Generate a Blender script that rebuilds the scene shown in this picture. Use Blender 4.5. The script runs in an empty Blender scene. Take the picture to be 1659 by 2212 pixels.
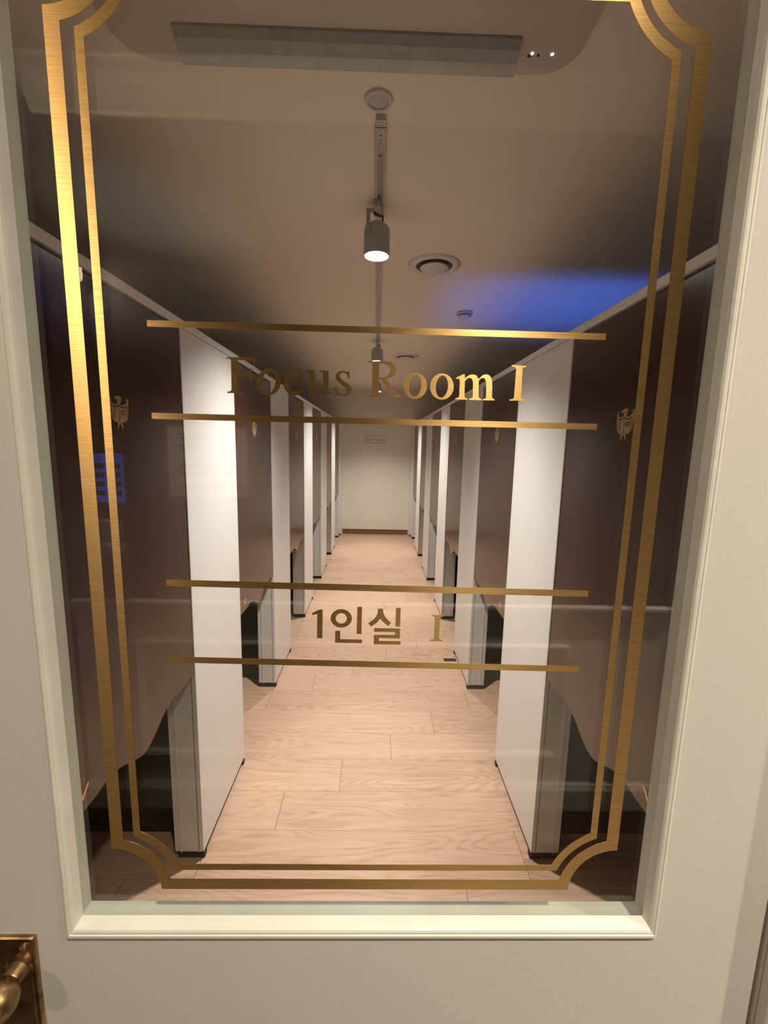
import bpy, bmesh, math, mathutils, random
from mathutils import Vector, Matrix
# measured outlines (metres, in the plane of the glass / of a cubicle door)
TITLE=[[[(-.1452,1.7112),(-.1177,1.7119),(-.1174,1.7036),(-.1191,1.7035),(-.1193,1.7044),(-.1195,1.7052),(-.1196,1.7061),(-.1199,1.7068),(-.1203,1.7075),(-.121,1.708),(-.1217,1.7084),(-.1225,1.7086),(-.1233,1.7087),(-.1242,1.7088),(-.1263,1.7089),(-.1285,1.7089),(-.1306,1.7088),(-.1328,1.7086),(-.135,1.7086),(-.1353,1.6969),(-.1335,1.6969),(-.1317,1.6969),(-.1298,1.6969),(-.128,1.697),(-.1262,1.6972),(-.1256,1.6973),(-.1249,1.6976),(-.1243,1.6979),(-.1238,1.6983),(-.1233,1.6988),(-.123,1.6993),(-.1229,1.6998),(-.1228,1.7003),(-.1227,1.7008),(-.1226,1.7014),(-.1211,1.7014),(-.1212,1.689),(-.1231,1.689),(-.1232,1.6897),(-.1233,1.6905),(-.1234,1.6912),(-.1236,1.6919),(-.1239,1.6925),(-.1244,1.693),(-.1249,1.6935),(-.1256,1.6939),(-.1263,1.6941),(-.127,1.6943),(-.1286,1.6945),(-.1303,1.6945),(-.132,1.6944),(-.1337,1.6944),(-.1354,1.6943),(-.1359,1.6808),(-.1358,1.6805),(-.1356,1.6802),(-.1354,1.6798),(-.1352,1.6796),(-.1349,1.6794),(-.1341,1.6792),(-.1333,1.6791),(-.1325,1.6791),(-.1317,1.679),(-.1309,1.679),(-.1309,1.6775),(-.1454,1.6776),(-.1454,1.6788),(-.1447,1.6789),(-.1441,1.679),(-.1434,1.6791),(-.1427,1.6793),(-.1421,1.6796),(-.1419,1.6798),(-.1416,1.6801),(-.1415,1.6804),(-.1413,1.6808),(-.1411,1.6811),(-.1408,1.7082),(-.141,1.7085),(-.1411,1.7088),(-.1413,1.7092),(-.1415,1.7094),(-.1418,1.7096),(-.1424,1.7098),(-.1431,1.7099),(-.1438,1.7099),(-.1445,1.7099),(-.1452,1.71)]],[[(-.093,1.6893),(-.0933,1.6865),(-.0942,1.6837),(-.0956,1.6813),(-.0975,1.6792),(-.0998,1.6777),(-.1023,1.6767),(-.1049,1.6763),(-.1075,1.6765),(-.1099,1.6774),(-.1121,1.6789),(-.1139,1.6809),(-.1152,1.6832),(-.116,1.6859),(-.1163,1.6887),(-.1159,1.6916),(-.115,1.6942),(-.1136,1.6967),(-.1117,1.6987),(-.1095,1.7003),(-.107,1.7013),(-.1044,1.7016),(-.1018,1.7014),(-.0994,1.7005),(-.0972,1.6991),(-.0954,1.6971),(-.0941,1.6948),(-.0932,1.6921)],[(-.0983,1.6883),(-.0988,1.6859),(-.0997,1.6836),(-.1008,1.6816),(-.102,1.68),(-.1035,1.6788),(-.1049,1.6782),(-.1064,1.6781),(-.1078,1.6785),(-.109,1.6795),(-.11,1.6809),(-.1107,1.6828),(-.1111,1.6849),(-.1112,1.6873),(-.111,1.6897),(-.1104,1.6921),(-.1096,1.6944),(-.1085,1.6964),(-.1072,1.698),(-.1058,1.6991),(-.1043,1.6998),(-.1029,1.6999),(-.1015,1.6995),(-.1003,1.6985),(-.0993,1.6971),(-.0986,1.6952),(-.0981,1.6931),(-.098,1.6907)]],[[(-.0699,1.6862),(-.0708,1.6846),(-.0717,1.683),(-.0726,1.6814),(-.0736,1.6799),(-.0748,1.6786),(-.0758,1.6778),(-.077,1.6772),(-.0783,1.6767),(-.0796,1.6765),(-.0809,1.6766),(-.0825,1.677),(-.0841,1.6776),(-.0855,1.6784),(-.0868,1.6795),(-.0879,1.6807),(-.0888,1.6822),(-.0895,1.6838),(-.0899,1.6855),(-.0902,1.6873),(-.0902,1.6891),(-.09,1.6909),(-.0897,1.6927),(-.0891,1.6945),(-.0883,1.6961),(-.0872,1.6976),(-.0858,1.6989),(-.0841,1.6999),(-.0823,1.7007),(-.0804,1.7014),(-.0785,1.7018),(-.0772,1.7018),(-.076,1.7016),(-.0747,1.7012),(-.0735,1.7007),(-.0725,1.7001),(-.0718,1.6995),(-.0713,1.6989),(-.0709,1.6981),(-.0706,1.6973),(-.0704,1.6965),(-.0704,1.6959),(-.0706,1.6953),(-.0708,1.6948),(-.0712,1.6942),(-.0716,1.6938),(-.072,1.6935),(-.0725,1.6932),(-.073,1.693),(-.0736,1.693),(-.0741,1.693),(-.0746,1.6933),(-.075,1.6936),(-.0754,1.694),(-.0757,1.6945),(-.076,1.6949),(-.0762,1.6955),(-.0762,1.6961),(-.0763,1.6967),(-.0764,1.6973),(-.0766,1.6979),(-.077,1.6983),(-.0775,1.6988),(-.0781,1.6991),(-.0786,1.6993),(-.0792,1.6993),(-.0802,1.6989),(-.0812,1.6984),(-.082,1.6977),(-.0827,1.6969),(-.0833,1.696),(-.084,1.6947),(-.0844,1.6934),(-.0847,1.692),(-.0849,1.6906),(-.0849,1.6892),(-.0847,1.6879),(-.0845,1.6865),(-.084,1.6852),(-.0834,1.684),(-.0826,1.6829),(-.0819,1.6822),(-.081,1.6816),(-.0799,1.6812),(-.0789,1.681),(-.0778,1.6809),(-.0769,1.6811),(-.0759,1.6814),(-.075,1.6819),(-.0742,1.6825),(-.0734,1.6831),(-.0729,1.6837),(-.0724,1.6844),(-.072,1.6851),(-.0716,1.6859),(-.0712,1.6866)]],[[(-.0679,1.7008),(-.0599,1.701),(-.0599,1.6856),(-.0598,1.6849),(-.0597,1.6841),(-.0596,1.6834),(-.0594,1.6827),(-.059,1.682),(-.0586,1.6815),(-.0581,1.6811),(-.0575,1.6807),(-.0568,1.6805),(-.0561,1.6804),(-.0552,1.6806),(-.0543,1.6809),(-.0535,1.6814),(-.0526,1.6819),(-.0518,1.6824),(-.0516,1.6978),(-.0517,1.6982),(-.0519,1.6985),(-.052,1.6989),(-.0522,1.6992),(-.0525,1.6995),(-.053,1.6996),(-.0535,1.6997),(-.0541,1.6997),(-.0547,1.6997),(-.0553,1.6997),(-.0553,1.7009),(-.0464,1.7011),(-.0463,1.6825),(-.0462,1.6821),(-.046,1.6817),(-.0459,1.6813),(-.0457,1.681),(-.0455,1.6807),(-.0451,1.6804),(-.0447,1.6803),(-.0443,1.6802),(-.0439,1.6801),(-.0435,1.68),(-.0435,1.679),(-.0507,1.677),(-.0516,1.6773),(-.0518,1.6803),(-.0525,1.6798),(-.0532,1.6792),(-.054,1.6787),(-.0547,1.6783),(-.0555,1.6779),(-.0563,1.6776),(-.0571,1.6773),(-.0579,1.6771),(-.0587,1.677),(-.0595,1.6771),(-.0604,1.6773),(-.0614,1.6776),(-.0623,1.6779),(-.0632,1.6785),(-.0638,1.6791),(-.0643,1.6799),(-.0646,1.6808),(-.0648,1.6818),(-.0649,1.6828),(-.0651,1.6838),(-.0651,1.6973),(-.0653,1.6977),(-.0655,1.6981),(-.0657,1.6985),(-.0659,1.6988),(-.0662,1.6991),(-.0665,1.6993),(-.0668,1.6994),(-.0672,1.6995),(-.0676,1.6995),(-.0679,1.6996)]],[[(-.0259,1.7012),(-.0256,1.6936),(-.027,1.6936),(-.0272,1.6944),(-.0275,1.6953),(-.0277,1.6962),(-.028,1.697),(-.0285,1.6978),(-.0291,1.6984),(-.0299,1.6989),(-.0307,1.6993),(-.0316,1.6996),(-.0324,1.6996),(-.0333,1.6994),(-.034,1.699),(-.0347,1.6984),(-.0352,1.6978),(-.0354,1.697),(-.0353,1.696),(-.0349,1.6951),(-.0343,1.6942),(-.0336,1.6933),(-.0328,1.6926),(-.0318,1.6918),(-.0306,1.6911),(-.0294,1.6905),(-.0282,1.6899),(-.0271,1.6891),(-.0263,1.6882),(-.0254,1.6873),(-.0247,1.6863),(-.0242,1.6852),(-.0238,1.6841),(-.0238,1.683),(-.0239,1.682),(-.0243,1.6809),(-.0248,1.68),(-.0254,1.6792),(-.0264,1.6785),(-.0274,1.6779),(-.0286,1.6776),(-.0298,1.6773),(-.031,1.6772),(-.032,1.6772),(-.0331,1.6774),(-.0341,1.6777),(-.0352,1.6779),(-.0362,1.6781),(-.0368,1.678),(-.0373,1.6779),(-.0378,1.6777),(-.0383,1.6776),(-.0389,1.6774),(-.04,1.6774),(-.04,1.6859),(-.0385,1.6859),(-.0381,1.685),(-.0378,1.684),(-.0375,1.683),(-.0371,1.6821),(-.0365,1.6813),(-.0358,1.6806),(-.035,1.68),(-.0342,1.6795),(-.0333,1.6791),(-.0323,1.679),(-.0314,1.6791),(-.0306,1.6794),(-.0298,1.6799),(-.0292,1.6805),(-.0288,1.6812),(-.0287,1.6821),(-.0289,1.683),(-.0293,1.6839),(-.0298,1.6847),(-.0304,1.6854),(-.0314,1.6864),(-.0325,1.6872),(-.0337,1.6879),(-.0348,1.6887),(-.0359,1.6896),(-.0368,1.6904),(-.0377,1.6914),(-.0385,1.6923),(-.0392,1.6934),(-.0396,1.6945),(-.0396,1.6956),(-.0394,1.6967),(-.039,1.6978),(-.0384,1.6988),(-.0377,1.6996),(-.0368,1.7003),(-.0358,1.7007),(-.0347,1.701),(-.0336,1.7012),(-.0325,1.7013),(-.0316,1.7012),(-.0308,1.701),(-.03,1.7007),(-.0291,1.7004),(-.0283,1.7003),(-.028,1.7004),(-.0277,1.7005),(-.0275,1.7007),(-.0273,1.701),(-.0271,1.7012)]],[[(-.0075,1.711),(.0054,1.7115),(.0075,1.7113),(.0096,1.7112),(.0116,1.7111),(.0136,1.7108),(.0155,1.7101),(.0168,1.7092),(.0178,1.7081),(.0187,1.7068),(.0193,1.7053),(.0197,1.7039),(.0197,1.7025),(.0195,1.7011),(.019,1.6998),(.0182,1.6985),(.0173,1.6975),(.0161,1.6966),(.0148,1.696),(.0133,1.6955),(.0118,1.6951),(.0103,1.6947),(.012,1.6921),(.0137,1.6896),(.0154,1.6871),(.0172,1.6846),(.0192,1.6823),(.0203,1.6814),(.0214,1.6807),(.0227,1.6801),(.024,1.6796),(.0252,1.679),(.0253,1.6775),(.0173,1.6773),(.0047,1.6945),(.0029,1.6947),(.0032,1.6809),(.0034,1.6805),(.0035,1.6801),(.0037,1.6797),(.0039,1.6793),(.0042,1.679),(.0047,1.6787),(.0052,1.6785),(.0058,1.6784),(.0064,1.6783),(.0069,1.6782),(.0069,1.677),(-.0079,1.6769),(-.0079,1.6779),(-.0072,1.6781),(-.0064,1.6782),(-.0057,1.6784),(-.005,1.6786),(-.0043,1.679),(-.004,1.6792),(-.0039,1.6796),(-.0038,1.68),(-.0037,1.6804),(-.0036,1.6808),(-.0036,1.7077),(-.0037,1.7081),(-.0038,1.7085),(-.0039,1.7089),(-.004,1.7092),(-.0043,1.7095),(-.0049,1.7097),(-.0055,1.7098),(-.0062,1.7098),(-.0068,1.7098),(-.0075,1.7098)],[(.0026,1.7091),(.0035,1.7091),(.0044,1.7092),(.0052,1.7093),(.0061,1.7093),(.007,1.7092),(.0081,1.7089),(.0092,1.7085),(.0102,1.7081),(.0112,1.7075),(.0121,1.7068),(.0126,1.7061),(.0131,1.7053),(.0134,1.7045),(.0136,1.7036),(.0137,1.7027),(.0136,1.7018),(.0134,1.7008),(.013,1.6999),(.0126,1.6991),(.0119,1.6983),(.0112,1.6977),(.0103,1.6972),(.0093,1.6968),(.0083,1.6965),(.0072,1.6962),(.0064,1.6961),(.0055,1.6961),(.0046,1.6961),(.0038,1.6961),(.0029,1.6961)]],[[(.0506,1.6891),(.0504,1.6863),(.0496,1.6836),(.0483,1.6812),(.0465,1.6792),(.0443,1.6776),(.0418,1.6766),(.0392,1.6762),(.0366,1.6765),(.034,1.6773),(.0317,1.6788),(.0298,1.6808),(.0283,1.6831),(.0274,1.6858),(.027,1.6886),(.0272,1.6914),(.028,1.6941),(.0293,1.6965),(.0312,1.6985),(.0333,1.7),(.0358,1.701),(.0384,1.7014),(.041,1.7011),(.0435,1.7003),(.0458,1.6988),(.0477,1.6969),(.0492,1.6946),(.0502,1.6919)],[(.0446,1.6884),(.0443,1.6861),(.0437,1.6838),(.0428,1.6819),(.0418,1.6803),(.0406,1.6791),(.0393,1.6784),(.038,1.6782),(.0367,1.6786),(.0356,1.6795),(.0346,1.6808),(.0338,1.6826),(.0332,1.6847),(.033,1.6869),(.033,1.6893),(.0333,1.6916),(.0339,1.6938),(.0348,1.6958),(.0358,1.6974),(.037,1.6986),(.0383,1.6992),(.0396,1.6994),(.0409,1.6991),(.042,1.6982),(.043,1.6968),(.0438,1.6951),(.0444,1.693),(.0446,1.6908)]],[[(.0769,1.689),(.0768,1.6862),(.076,1.6835),(.0747,1.681),(.0729,1.679),(.0708,1.6774),(.0683,1.6764),(.0657,1.676),(.0631,1.6763),(.0606,1.6772),(.0583,1.6786),(.0563,1.6806),(.0548,1.683),(.0539,1.6856),(.0535,1.6884),(.0537,1.6912),(.0544,1.6939),(.0557,1.6963),(.0575,1.6983),(.0597,1.6999),(.0621,1.7009),(.0647,1.7013),(.0673,1.701),(.0698,1.7001),(.0721,1.6987),(.074,1.6968),(.0755,1.6944),(.0765,1.6918)],[(.0712,1.6882),(.0709,1.6859),(.0703,1.6837),(.0695,1.6817),(.0684,1.6801),(.0672,1.6789),(.0658,1.6782),(.0645,1.6781),(.0632,1.6784),(.0619,1.6793),(.0609,1.6807),(.06,1.6824),(.0595,1.6845),(.0592,1.6868),(.0592,1.6892),(.0595,1.6915),(.0601,1.6937),(.061,1.6957),(.062,1.6973),(.0632,1.6984),(.0646,1.6991),(.0659,1.6993),(.0672,1.6989),(.0684,1.698),(.0695,1.6967),(.0703,1.6949),(.0709,1.6929),(.0712,1.6906)]],[[(.079,1.6977),(.0862,1.701),(.0873,1.7008),(.0874,1.6972),(.0885,1.6979),(.0895,1.6987),(.0906,1.6995),(.0917,1.7002),(.0929,1.7007),(.0939,1.7009),(.095,1.701),(.0961,1.7009),(.0972,1.7007),(.0982,1.7003),(.0989,1.6998),(.0995,1.6991),(.1,1.6984),(.1005,1.6976),(.101,1.6968),(.102,1.6977),(.103,1.6986),(.1039,1.6995),(.105,1.7003),(.1061,1.7009),(.1071,1.7012),(.1082,1.7013),(.1093,1.7013),(.1103,1.7011),(.1112,1.7006),(.1122,1.6998),(.113,1.6989),(.1136,1.6978),(.1141,1.6966),(.1144,1.6954),(.1148,1.6924),(.1151,1.6894),(.1151,1.6864),(.1152,1.6834),(.1153,1.6804),(.1154,1.68),(.1156,1.6796),(.1157,1.6793),(.1159,1.6789),(.1161,1.6786),(.1164,1.6784),(.1168,1.6782),(.1172,1.6781),(.1176,1.678),(.118,1.6779),(.1181,1.6766),(.1065,1.6765),(.1064,1.6775),(.1069,1.6777),(.1075,1.6778),(.108,1.678),(.1085,1.6782),(.1089,1.6785),(.1091,1.6788),(.1093,1.6791),(.1094,1.6795),(.1094,1.6799),(.1095,1.6802),(.1088,1.6938),(.1084,1.6946),(.1081,1.6954),(.1078,1.6962),(.1074,1.6969),(.1068,1.6975),(.1062,1.6977),(.1055,1.6978),(.1048,1.6978),(.1041,1.6976),(.1035,1.6973),(.1029,1.6969),(.1024,1.6964),(.102,1.6958),(.1017,1.6952),(.1013,1.6946),(.1019,1.6803),(.1021,1.6799),(.1022,1.6795),(.1023,1.6791),(.1025,1.6788),(.1028,1.6785),(.1031,1.6783),(.1035,1.6781),(.104,1.678),(.1044,1.6779),(.1049,1.6777),(.1049,1.6765),(.0926,1.6766),(.0925,1.6776),(.0932,1.6777),(.0938,1.6779),(.0944,1.6781),(.095,1.6783),(.0956,1.6786),(.0958,1.6789),(.0959,1.6791),(.096,1.6795),(.0961,1.6798),(.0962,1.6801),(.0958,1.6935),(.0955,1.6942),(.0953,1.695),(.095,1.6957),(.0946,1.6964),(.0941,1.697),(.0935,1.6973),(.0928,1.6975),(.0921,1.6975),(.0914,1.6974),(.0907,1.6972),(.09,1.6968),(.0893,1.6962),(.0888,1.6955),(.0882,1.6949),(.0876,1.6943),(.088,1.6799),(.0882,1.6796),(.0883,1.6793),(.0885,1.679),(.0886,1.6787),(.0889,1.6785),(.0893,1.6783),(.0897,1.6781),(.0901,1.678),(.0906,1.6779),(.091,1.6778),(.091,1.6767),(.0789,1.6767),(.0789,1.6777),(.0795,1.6779),(.0802,1.6781),(.0808,1.6783),(.0814,1.6785),(.082,1.6788),(.0822,1.679),(.0824,1.6793),(.0825,1.6796),(.0825,1.68),(.0827,1.6803),(.0827,1.6946),(.0825,1.695),(.0823,1.6954),(.0821,1.6958),(.0819,1.6961),(.0816,1.6964),(.0811,1.6965),(.0806,1.6965),(.0801,1.6964),(.0795,1.6964),(.079,1.6963)]],[[(.1332,1.7108),(.1473,1.7104),(.1474,1.7092),(.1468,1.7091),(.1462,1.709),(.1457,1.7088),(.1451,1.7087),(.1446,1.7084),(.1444,1.7081),(.1443,1.7078),(.1442,1.7074),(.1441,1.7071),(.144,1.7067),(.1443,1.6803),(.1445,1.6799),(.1446,1.6796),(.1447,1.6793),(.1449,1.679),(.1451,1.6788),(.1457,1.6786),(.1463,1.6784),(.1469,1.6783),(.1475,1.6783),(.1481,1.6782),(.1482,1.6769),(.1328,1.6768),(.1327,1.6778),(.1335,1.678),(.1344,1.6781),(.1352,1.6783),(.136,1.6785),(.1367,1.6789),(.1369,1.6791),(.1371,1.6795),(.1371,1.6798),(.1372,1.6802),(.1373,1.6806),(.1377,1.7067),(.1375,1.7072),(.1373,1.7077),(.1371,1.7081),(.1369,1.7085),(.1365,1.7089),(.1359,1.7091),(.1353,1.7092),(.1346,1.7093),(.134,1.7093),(.1333,1.7094)]]]
KOREAN=[[[(-.0631,1.4527),(-.0553,1.4567),(-.052,1.4567),(-.0523,1.4245),(-.0581,1.4244),(-.0577,1.4515),(-.063,1.4502)]],[[(-.0208,1.4472),(-.0211,1.4449),(-.0219,1.4427),(-.0233,1.4407),(-.025,1.4391),(-.0272,1.4378),(-.0296,1.437),(-.0321,1.4367),(-.0347,1.4369),(-.0371,1.4377),(-.0392,1.4389),(-.041,1.4405),(-.0424,1.4424),(-.0432,1.4446),(-.0435,1.4469),(-.0433,1.4492),(-.0424,1.4514),(-.0411,1.4533),(-.0393,1.455),(-.0372,1.4562),(-.0348,1.457),(-.0323,1.4573),(-.0297,1.4571),(-.0273,1.4564),(-.0252,1.4552),(-.0234,1.4536),(-.022,1.4517),(-.0211,1.4495)],[(-.0263,1.4471),(-.0265,1.4458),(-.0269,1.4446),(-.0276,1.4435),(-.0285,1.4425),(-.0296,1.4418),(-.0308,1.4413),(-.0322,1.4412),(-.0335,1.4413),(-.0347,1.4417),(-.0358,1.4424),(-.0368,1.4433),(-.0375,1.4444),(-.0379,1.4457),(-.0381,1.447),(-.0379,1.4483),(-.0375,1.4495),(-.0368,1.4506),(-.0359,1.4516),(-.0348,1.4523),(-.0335,1.4527),(-.0322,1.4529),(-.0309,1.4528),(-.0297,1.4524),(-.0286,1.4517),(-.0276,1.4508),(-.0269,1.4497),(-.0265,1.4484)]],[[(-.0152,1.4601),(-.0103,1.4602),(-.0104,1.4297),(-.0157,1.4299)]],[[(-.0385,1.4329),(-.0332,1.433),(-.0331,1.4237),(-.0097,1.4235),(-.0097,1.4193),(-.0387,1.4196)]],[[(.0065,1.4584),(.0121,1.4585),(.0122,1.4575),(.0122,1.4565),(.0123,1.4555),(.0124,1.4545),(.0127,1.4536),(.0132,1.4523),(.0138,1.451),(.0145,1.4498),(.0152,1.4486),(.016,1.4475),(.0169,1.4465),(.0179,1.4456),(.019,1.4447),(.02,1.4439),(.0211,1.4431),(.018,1.4391),(.0168,1.4401),(.0156,1.441),(.0145,1.442),(.0133,1.443),(.0122,1.444),(.0116,1.4446),(.011,1.4453),(.0105,1.446),(.0099,1.4467),(.0094,1.4474),(.0087,1.4465),(.008,1.4455),(.0073,1.4446),(.0066,1.4438),(.0058,1.443),(.0047,1.442),(.0034,1.4411),(.0022,1.4402),(.0009,1.4393),(-.0003,1.4384),(-.0035,1.442),(-.0021,1.4431),(-.0006,1.4442),(.0008,1.4453),(.0022,1.4465),(.0035,1.4478),(.0042,1.4488),(.0049,1.4499),(.0054,1.4511),(.0059,1.4523),(.0063,1.4535),(.0065,1.4544),(.0065,1.4554),(.0065,1.4564),(.0065,1.4574)]],[[(.0258,1.4596),(.0309,1.4597),(.0308,1.4387),(.0257,1.4388)]],[[(.003,1.4367),(.0309,1.4365),(.0309,1.4253),(.0084,1.4255),(.0085,1.4222),(.0318,1.4222),(.0319,1.4182),(.0028,1.4184),(.0028,1.4291),(.0254,1.4291),(.0255,1.4326),(.0031,1.4325)]],[[(.0639,1.4525),(.0769,1.4522),(.0768,1.4511),(.0762,1.4509),(.0756,1.4506),(.0751,1.4504),(.0745,1.45),(.0741,1.4497),(.0738,1.4493),(.0737,1.449),(.0736,1.4486),(.0735,1.4482),(.0733,1.4478),(.073,1.427),(.0732,1.4266),(.0734,1.4262),(.0736,1.4257),(.0738,1.4254),(.0741,1.4251),(.0746,1.4247),(.0752,1.4245),(.0757,1.4243),(.0763,1.4241),(.0769,1.4239),(.0767,1.4227),(.0634,1.4228),(.0634,1.424),(.0641,1.4242),(.0649,1.4244),(.0657,1.4246),(.0664,1.4249),(.0671,1.4253),(.0673,1.4255),(.0675,1.4258),(.0676,1.4262),(.0676,1.4265),(.0677,1.4269),(.0677,1.4482),(.0676,1.4486),(.0675,1.4491),(.0674,1.4495),(.0672,1.4499),(.0669,1.4502),(.0664,1.4505),(.0658,1.4507),(.0652,1.4509),(.0646,1.4511),(.0639,1.4513)]]]
EMB=[[(-.0434,.0345),(-.0429,.0349),(-.0422,.034),(-.0416,.0323),(-.0409,.0303),(-.0404,.0288),(-.0402,.0275),(-.0401,.0263),(-.04,.025),(-.0397,.0238),(-.0389,.0228),(-.0371,.0216),(-.0351,.0204),(-.0327,.0195),(-.0302,.0187),(-.0274,.0182),(-.0237,.018),(-.0199,.018),(-.0159,.0183),(-.0119,.0186),(-.0079,.0187),(-.0049,.0185),(-.0019,.0183),(.001,.018),(.0041,.0179),(.0072,.018),(.0097,.0184),(.0122,.019),(.0146,.0197),(.0169,.0206),(.0191,.0216),(.0209,.0226),(.0224,.0236),(.0238,.0248),(.0248,.026),(.0256,.0273),(.0259,.0286),(.0256,.0298),(.0252,.0311),(.0249,.0324),(.0252,.0337),(.0258,.0344),(.0266,.0353),(.0277,.036),(.0289,.0364),(.0301,.0365),(.0317,.036),(.0329,.0351),(.0338,.0341),(.0343,.033),(.0346,.0318),(.0348,.028),(.0347,.0241),(.0342,.0201),(.0337,.0161),(.0331,.0122),(.0326,.0074),(.0321,.0027),(.0315,-.002),(.0305,-.0067),(.029,-.0115),(.0278,-.0139),(.0262,-.0163),(.0241,-.0186),(.0217,-.0208),(.0189,-.0228),(.0169,-.0238),(.0146,-.0246),(.0121,-.0251),(.0095,-.0255),(.0069,-.0257),(.0039,-.0257),(.001,-.0254),(-.0018,-.025),(-.0046,-.0246),(-.0075,-.0242),(-.0105,-.023),(-.0113,-.0235),(-.0121,-.024),(-.0129,-.0245),(-.0137,-.0249),(-.0147,-.0252),(-.0168,-.0256),(-.019,-.0258),(-.0211,-.026),(-.0231,-.0259),(-.0249,-.0256),(-.0281,-.0245),(-.0311,-.0232),(-.0337,-.0217),(-.036,-.0201),(-.0378,-.0183),(-.0399,-.0154),(-.0414,-.0124),(-.0425,-.0093),(-.0434,-.0061),(-.0442,-.0029),(-.0449,.0005),(-.0454,.0039),(-.0457,.0074),(-.0459,.0108),(-.0459,.0143),(-.0458,.0183),(-.0457,.0224),(-.0453,.0264),(-.0447,.0304)],[(-.0173,.0192),(-.0164,.0206),(-.0155,.022),(-.0146,.0234),(-.0138,.0248),(-.0133,.0262),(-.0132,.027),(-.0133,.0277),(-.0136,.0284),(-.0139,.029),(-.0145,.0297),(-.015,.0301),(-.0156,.0306),(-.0163,.031),(-.0172,.0312),(-.0181,.0313),(-.0195,.031),(-.0209,.0305),(-.0223,.0298),(-.0235,.0294),(-.0245,.0295),(-.0253,.0302),(-.0254,.0312),(-.0252,.0323),(-.0246,.0334),(-.0239,.0344),(-.023,.0354),(-.0218,.0364),(-.0204,.0372),(-.0189,.038),(-.0173,.0387),(-.0154,.0392),(-.0135,.0396),(-.0116,.0399),(-.0096,.0401),(-.0077,.0402),(-.006,.0402),(-.0043,.0401),(-.0027,.04),(-.0012,.0397),(.0001,.0392),(.0012,.0385),(.0022,.0377),(.0028,.0367),(.0033,.0357),(.0035,.0346),(.0034,.0336),(.003,.0326),(.0024,.0315),(.0018,.0305),(.0013,.0294),(.0007,.0273),(.0001,.0252),(-.0005,.0231),(-.001,.0209),(-.0015,.0188)],[(-.0178,-.0243),(-.009,-.0238),(-.0097,-.0258),(-.0104,-.0279),(-.0111,-.0299),(-.0118,-.0319),(-.0126,-.034),(-.0129,-.0349),(-.0131,-.0359),(-.0134,-.0368),(-.0139,-.0377),(-.0147,-.0386),(-.016,-.0393),(-.0174,-.04),(-.019,-.0405),(-.0206,-.041),(-.0222,-.0416),(-.0215,-.0403),(-.0208,-.039),(-.0201,-.0377),(-.0195,-.0365),(-.019,-.0352),(-.0186,-.033),(-.0183,-.0308),(-.0181,-.0286),(-.018,-.0265)],[(-.0066,-.0241),(.0005,-.0247),(.0015,-.0267),(.0024,-.0288),(.0033,-.0308),(.0042,-.0329),(.005,-.035),(.0053,-.0357),(.0057,-.0365),(.0059,-.0372),(.0059,-.038),(.0054,-.0387),(.0042,-.0395),(.0027,-.0401),(.001,-.0407),(-.0007,-.0412),(-.0023,-.0417),(-.0019,-.0406),(-.0014,-.0395),(-.0009,-.0384),(-.0007,-.0373),(-.0008,-.0362),(-.0016,-.0349),(-.0029,-.0337),(-.0043,-.0325),(-.0056,-.0313),(-.0065,-.03),(-.0069,-.0289),(-.007,-.0277),(-.0069,-.0265),(-.0067,-.0253)]]
EMBL=[([(-.0411,.0165),(-.034,.0137),(-.0204,.0122),(-.0082,.0164),(.0017,.0128),(.013,.0119),(.0261,.0171)],.00379),([(-.0306,.0104),(-.0277,.0027),(-.0304,-.0072),(-.0298,-.0152)],.00345),([(-.042,.0095),(-.0405,-.0026),(-.0372,-.013)],.00207),([(-.0089,.0105),(-.0083,-.0048),(-.0089,-.0229)],.00155),([(-.0016,.0048),(.0071,.0036),(.0173,.0063)],.00241),([(-.0021,.0007),(.0067,-.0005),(.0177,.0021)],.00241),([(-.0018,-.0039),(.0061,-.0051),(.0171,-.0025)],.00241),([(.0267,.0153),(.026,.0023),(.0227,-.0119)],.00207)]
VMK=[(.0713,.8387),(.0757,.8363),(.079,.8247),(.0946,.8412),(.1022,.8466),(.0994,.8363),(.0802,.8147),(.0737,.8206)]
PI=math.pi
scene=bpy.context.scene
COL=scene.collection

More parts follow.
